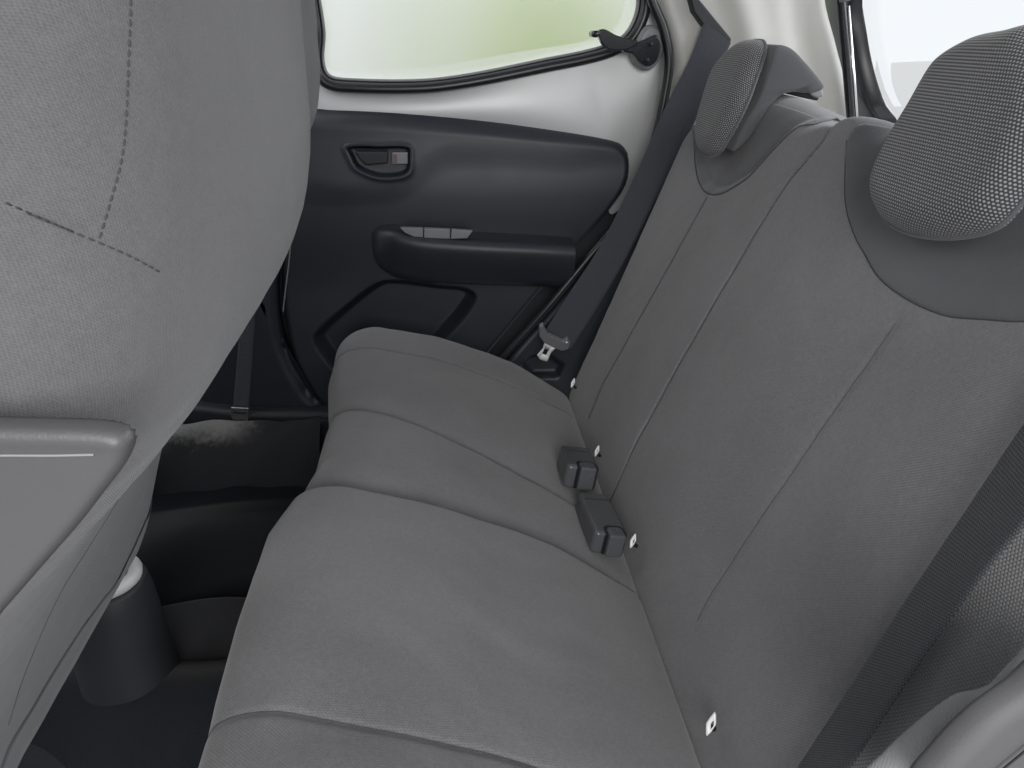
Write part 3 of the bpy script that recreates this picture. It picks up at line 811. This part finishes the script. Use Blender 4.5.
# B pillar, sill
bp = thing('pillar_trim', 'dark plastic centre pillar between the front seats and far door', 'pillar trim', (-.45, 1.44, -.8))
BF = Frame((0, 1.435, 0), (1, 0, 0), (0, 0, 1), (0, -1, 0))
Pillow('panel', BF, BF.pxs([(292, -60), (284, 120), (279, 230), (276, 300), (284, 350), (306, 392), (322, 412), (250, 414), (150, 412), (120, 250), (200, -60)]), 'black', bp, R=.02, T=.03, rings=60, N=300)
tube('edge_bead', crom([onY(x, y, 1.425) for x, y in [(291, 236), (289, 262), (285.5, 290), (283, 312)]], 40), .0013, 'grey_plastic', bp)
si = thing('sill_trim', 'black sill trim with carpet strip and its painted sunlit patch below the far pillar', 'sill trim', (-.3, 1.4, -.78))
SF = Frame((0, 1.405, 0), (1, 0, 0), (0, 0, 1), (0, -1, 0))
Pillow('panel', SF, SF.pxs([(150, 411), (250, 413), (330, 414), (420, 420), (420, 470), (330, 470), (150, 470)]), 'black_dark', si, R=.01, T=.03, rings=30, N=200)
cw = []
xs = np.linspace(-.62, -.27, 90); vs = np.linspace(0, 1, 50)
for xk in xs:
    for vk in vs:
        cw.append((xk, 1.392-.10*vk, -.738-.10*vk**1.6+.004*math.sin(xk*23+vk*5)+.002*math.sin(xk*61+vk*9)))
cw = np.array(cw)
link_mesh('carpet_strip', cw, gridfaces(90, 50, flip=True), 'carpet_sunlit', si, cw[:, :2])

# near-side felt edge at the lower right of the bench
nf = thing('pillar_trim', 'pale felt covered trim edge at the near end of the backrest', 'side trim', (.4, .2, -.6))
NF = Frame((0, .262, 0), (1, 0, 0), (0, 0, 1), (0, -1, 0))
Pillow('felt_edge', NF, NF.pxs([(1075, 640), (1024, 682), (1006, 700), (990, 707), (970, 711), (952, 722), (925, 743), (895, 770), (870, 800), (960, 860), (1080, 820)]), 'felt', nf, R=.008, T=.006, rings=60, N=300)
NF2 = Frame((0, .225, 0), (1, 0, 0), (0, 0, 1), (0, -1, 0))
Pillow('panel', NF2, NF2.pxs([(1080, 660), (1024, 702), (985, 730), (945, 770), (925, 800), (1000, 860), (1100, 820)]), 'trim_grey', nf, R=.010, T=.006, rings=50, N=260)
tube('panel_line', crom([onY(x, y, .222) for x, y in [(1060, 722), (1024, 752), (1000, 772), (960, 810)]], 30), .0006, 'black_dark', nf)

# ------------------------------------------------------------------ seat belts
bt = thing('seat_belt', 'dark far seat belt running down from the pillar slot to its tongue', 'seat belt', (.3, 1.37, -.5))
Ls_ = [(704, 22, 1.405), (690, 58, 1.395), (664, 110, 1.385), (634, 178, 1.378), (600, 246, 1.37), (570, 292, 1.362), (545, 331, 1.355)]
Rs_ = [(731, 43, 1.395), (716, 74, 1.38), (692, 128, 1.37), (660, 192, 1.362), (626, 258, 1.354), (598, 306, 1.347), (571, 349, 1.34)]
ribbon('webbing', [onY(*p) for p in Ls_], [onY(*p) for p in Rs_], 'webbing_far', bt)
TFm = Frame(onY(556, 338, 1.335), RGT, UPV, -FWD)
TFm = Frame(onY(556, 338, 1.335), (1, 0, 0), (0, -.45, .893), (0, -.893, -.45))
def tq(pts): return TFm.pxs(pts)
prism('tongue_handle', TFm, tq([(539, 325), (543, 323), (545, 328), (548, 333), (563, 340), (567, 337), (570, 341), (568, 347), (562, 349), (556, 347), (544, 341), (539, 334)]), -.004, .006, 'grey_plastic', bt, .0018, 3)
out_ = np.array(tq([(545, 340), (557, 346), (551, 352), (547, 361), (540, 359), (537, 355), (543, 348)]))
hole = np.array(tq([(544.5, 347.5), (549, 349.5), (546, 355.5), (541.8, 353.5)]))
oo_ = resample(np.vstack([out_, out_[:1]]), 60, True); hh = resample(np.vstack([hole, hole[:1]]), 60, True)
c_ = hh.mean(0); A_ = np.arctan2(*(oo_-c_).T[::-1]); B_ = np.arctan2(*(hh-c_).T[::-1])
sg = lambda p: p if np.sum(p[:, 0]*np.roll(p[:, 1], -1)-np.roll(p[:, 0], -1)*p[:, 1]) > 0 else p[::-1]
oo_, hh = sg(oo_), sg(hh)
B_ = np.arctan2(*(hh-c_).T[::-1]); A0 = math.atan2(*(oo_[0]-c_)[::-1])
hh = np.roll(hh, -int(np.argmin(np.abs(np.angle(np.exp(1j*(B_-A0)))))), 0)
TP = lambda q, n: TFm.P(q[:, 0], q[:, 1], n)
loft('tongue', [TP(hh, -.001), TP(hh, .0022), TP(oo_*.97+oo_.mean(0)*.03, .0022), TP(oo_, .001), TP(oo_, -.0005), TP(hh, -.001)], 'bright', bt)
q = TFm.P(*TFm.px(566, 339), .008); tube('rivet', [q, q+TFm.en*.002], .0022, 'bright', bt, 10)

nb = thing('seat_belt', 'wide woven near seat belt lying across the backrest, lower right corner', 'seat belt', (.4, .35, -.5))
Ln_ = [(1075, 350), (1024, 424), (960, 520), (905, 602), (850, 688), (795, 772), (760, 826)]
Rn_ = [(1115, 415), (1024, 527), (985, 574), (940, 634), (895, 700), (848, 772), (815, 826)]
def onb(p, n):
    u, v = BK.px(*p, n); return BK.P(u, v, n)
ribbon('webbing', [onb(p, .030) for p in Ln_], [onb(p, .050) for p in Rn_], 'webbing', nb, thick=.0012, bow=.0)

fb = thing('seat_belt', 'narrow lower end of the front belt on its anchor by the far pillar', 'seat belt', (-.44, 1.41, -.75))
ribbon('webbing', [onY(x, y, 1.41) for x, y in [(243, 300), (238, 350), (233, 408)]], [onY(x, y, 1.405) for x, y in [(256, 300), (253, 350), (249, 409)]], 'webbing_far', fb, thick=.0015)
AF = Frame((0, 1.398, 0), (1, 0, 0), (0, 0, 1), (0, -1, 0))
prism('anchor_plate', AF, AF.pxs([(231, 407), (249, 408), (249, 418), (245, 424), (235, 423), (231, 416)]), -.004, .002, 'steel', fb, .0012)
prism('anchor_bar', AF, AF.pxs([(233, 410.5), (247, 411.2), (247, 413.2), (233, 412.5)]), .002, .004, 'black_dark', fb, .0006)
prism('rail_bracket', AF, AF.pxs([(166, 424), (182, 423), (184, 432), (176, 444), (166, 442)]), -.01, .012, 'console', fb, .003)
q = onY(243, 441, 1.37); tube('bolt', [q+np.array([0, .02, 0]), q+np.array([0, -.004, .001])], .0055, 'steel', fb, 12)
q = onY(232, 428, 1.385); tube('clip', [q, q+np.array([0, -.004, .001])], .003, 'chrome', fb, 10)
fbox('tab', AF, (AF.px(240, 432)[0], AF.px(240, 432)[1], -.004), (.018, .03, .004), 'black_dark', fb, .001)

# ------------------------------------------------------------------ tailgate, strut
tg = thing('tailgate', 'black tailgate frame round the bright white rear window', 'tailgate', (.95, .75, -.1))
GF = Frame((.775, 0, -.02), (0, 1, 0), (-.34, 0, .94), (-.94, 0, -.34))
fo = [(1.43, -.6)]+[GF.px(x, y) for x, y in [(856, 180), (846, 130), (833, 60), (822, -20)]]+[(1.30, .45), (.2, .45), (.08, .1), (.05, -.6)]
fi = [GF.px(x, y) for x, y in [(889, 127), (876, 108), (864, 72), (857, 36), (853, 0)]]
fi = [(fi[0][0]-.03, fi[0][1]-.10)]+fi+[(1.22, .38), (.30, .38), (.2, .1), (.18, -.2), (.9, -.2)]
fo_ = crom(fo, 200, True); fi_ = crom(fi, 200, True)
c = np.array([.75, .05])
ang = lambda p: np.arctan2(*(p-c).T[::-1])
fo_, fi_ = sg(fo_), sg(fi_)
fi_ = np.roll(fi_, -int(np.argmin(np.abs(np.angle(np.exp(1j*(ang(fi_)-ang(fo_[:1])[0])))))), 0)
GP = lambda q, n: GF.P(q[:, 0], q[:, 1], n)
loft('frame', [GP(fi_, -.02), GP(fi_, .004), GP(fi_*.85+fo_*.15, .010), GP(fi_*.3+fo_*.7, .010), GP(fo_, .0), GP(fo_, -.03)], 'rubber', tg)
Pillow('window_pane', GF, fi_[::4], 'clear', tg, R=.001, T=.004, rings=10, N=120, relief=lambda u, v: 0*u-.014)
st = thing('gas_strut', 'thin black gas strut with silver rod beside the rear window', 'gas strut', (.8, 1.36, -.1))
sa, sb = onY(852, 132, 1.36), onY(841, 0, 1.34)
tube('cylinder', [sa+(sb-sa)*k for k in (-.3, .3, 1.0, 1.3)], .0075, 'gloss', st, 14)
sa2, sb2 = onY(858, 132, 1.36), onY(848, 6, 1.34)
tube('rod', [sa2+(sb2-sa2)*k for k in (-.3, 1.)], .0032, 'chrome', st, 12)
q = onY(846, 0, 1.335); tube('end_socket', [q, q+(sb-sa)*.12], .012, 'grey_plastic', st, 14)

# ------------------------------------------------------------------ console and mat in the footwell
cc = thing('centre_console', 'dark rear end of the centre console with a white cup ring', 'console', (-.45, .78, -.9))
cx, cy = -.460, .80
ks_ = np.linspace(0, 2*math.pi, 72, endpoint=False)
lv = [(-.90, .078, .072), (-.84, .072, .068), (-.80, .069, .065), (-.72, .066, .062), (-.66, .064, .058), (-.635, .060, .055), (-.628, .055, .050), (-.64, .046, .042), (-.69, .042, .038)]
lps = []
for z, a, b in lv:
    sx = -.04*(z+.92)/.3*0
    z -= .02; lps.append(np.stack([cx+sx+.86*a*np.sign(np.cos(ks_))*np.abs(np.cos(ks_))**.8, cy+.86*b*np.sign(np.sin(ks_))*np.abs(np.sin(ks_))**.8, np.full(72, z)], 1))
loft('body', lps, 'console', cc)
rr = np.stack([cx+.041*np.cos(ks_), cy+.038*np.sin(ks_), np.full(72, -.644)], 1)
tube('cup_ring', rr, .009, 'white', cc, 12, True)
xs = np.linspace(-.60, -.05, 120); ys = np.linspace(.22, 1.02, 160)
MX, MY = np.meshgrid(xs, ys, indexing='ij')
MZ = np.full(MX.shape, -.886)+.010*np.sin(MX*9+MY*5)*np.sin(MY*7)+.006*np.sin(MX*23-MY*14)+.005*np.exp(-((MX+.42+.25*(MY-.6))/.012)**2)+.004*np.exp(-((MX+.36-.5*(MY-.7))/.015)**2)+.05*np.exp(-((MY-.80)/.13)**2)
ed = np.minimum.reduce([MX+.60, -.05-MX, MY-.22, 1.02-MY]); MZ -= .012*(1-sst(ed, 0, .012))
mo = link_mesh('floor_mat', np.stack([MX, MY, MZ], -1).reshape(-1, 3), gridfaces(120, 160), 'mat', None, np.stack([MX, MY], -1).reshape(-1, 2))
sd = mo.modifiers.new('thick', 'SOLIDIFY'); sd.thickness = .006
tag(mo, 'black cloth floor mat with a raised edge between the seats', 'floor mat')

# ------------------------------------------------------------------ outside the window
def bush(name, loc, r, h, seed, label):
    b = thing(name, label, 'bush', loc, 'bushes outside the window'); rg = np.random.default_rng(seed)
    V = []; F = []
    for k in range(2600):
        d = rg.normal(size=3); d /= np.linalg.norm(d); rad = rg.uniform(.35, 1)**.5
        lump = 1+.25*math.sin(d[0]*5+seed)+.2*math.sin(d[2]*6+d[1]*4)
        p = np.array(loc)+np.array([0, 0, h*.55])+d*rad*lump*np.array([r, r, h*.5])
        a = rg.normal(size=3); a /= np.linalg.norm(a); e = np.cross(a, d); e /= np.linalg.norm(e)+1e-9
        s = rg.uniform(.05, .11); i = len(V)
        V += [p-a*s, p+e*s*.5, p+a*s, p-e*s*.5]; F.append((i, i+1, i+2, i+3))
    link_mesh('foliage', V, F, 'leaf', b, None, False)
    for k in range(4):
        a = k*1.6; tube('stem', [np.array(loc), np.array(loc)+np.array([math.cos(a)*r*.3, math.sin(a)*r*.3, h*.6])], [.05, .02], 'bark', b, 6)
bush('bush', (.92, 7.5, -1.35), .72, 2.0, 3, 'bright green bush outside, right of the middle of the window')
bush('bush', (-.30, 9.5, -1.35), .16, 2.5, 5, 'small green bush outside at the upper left of the window')
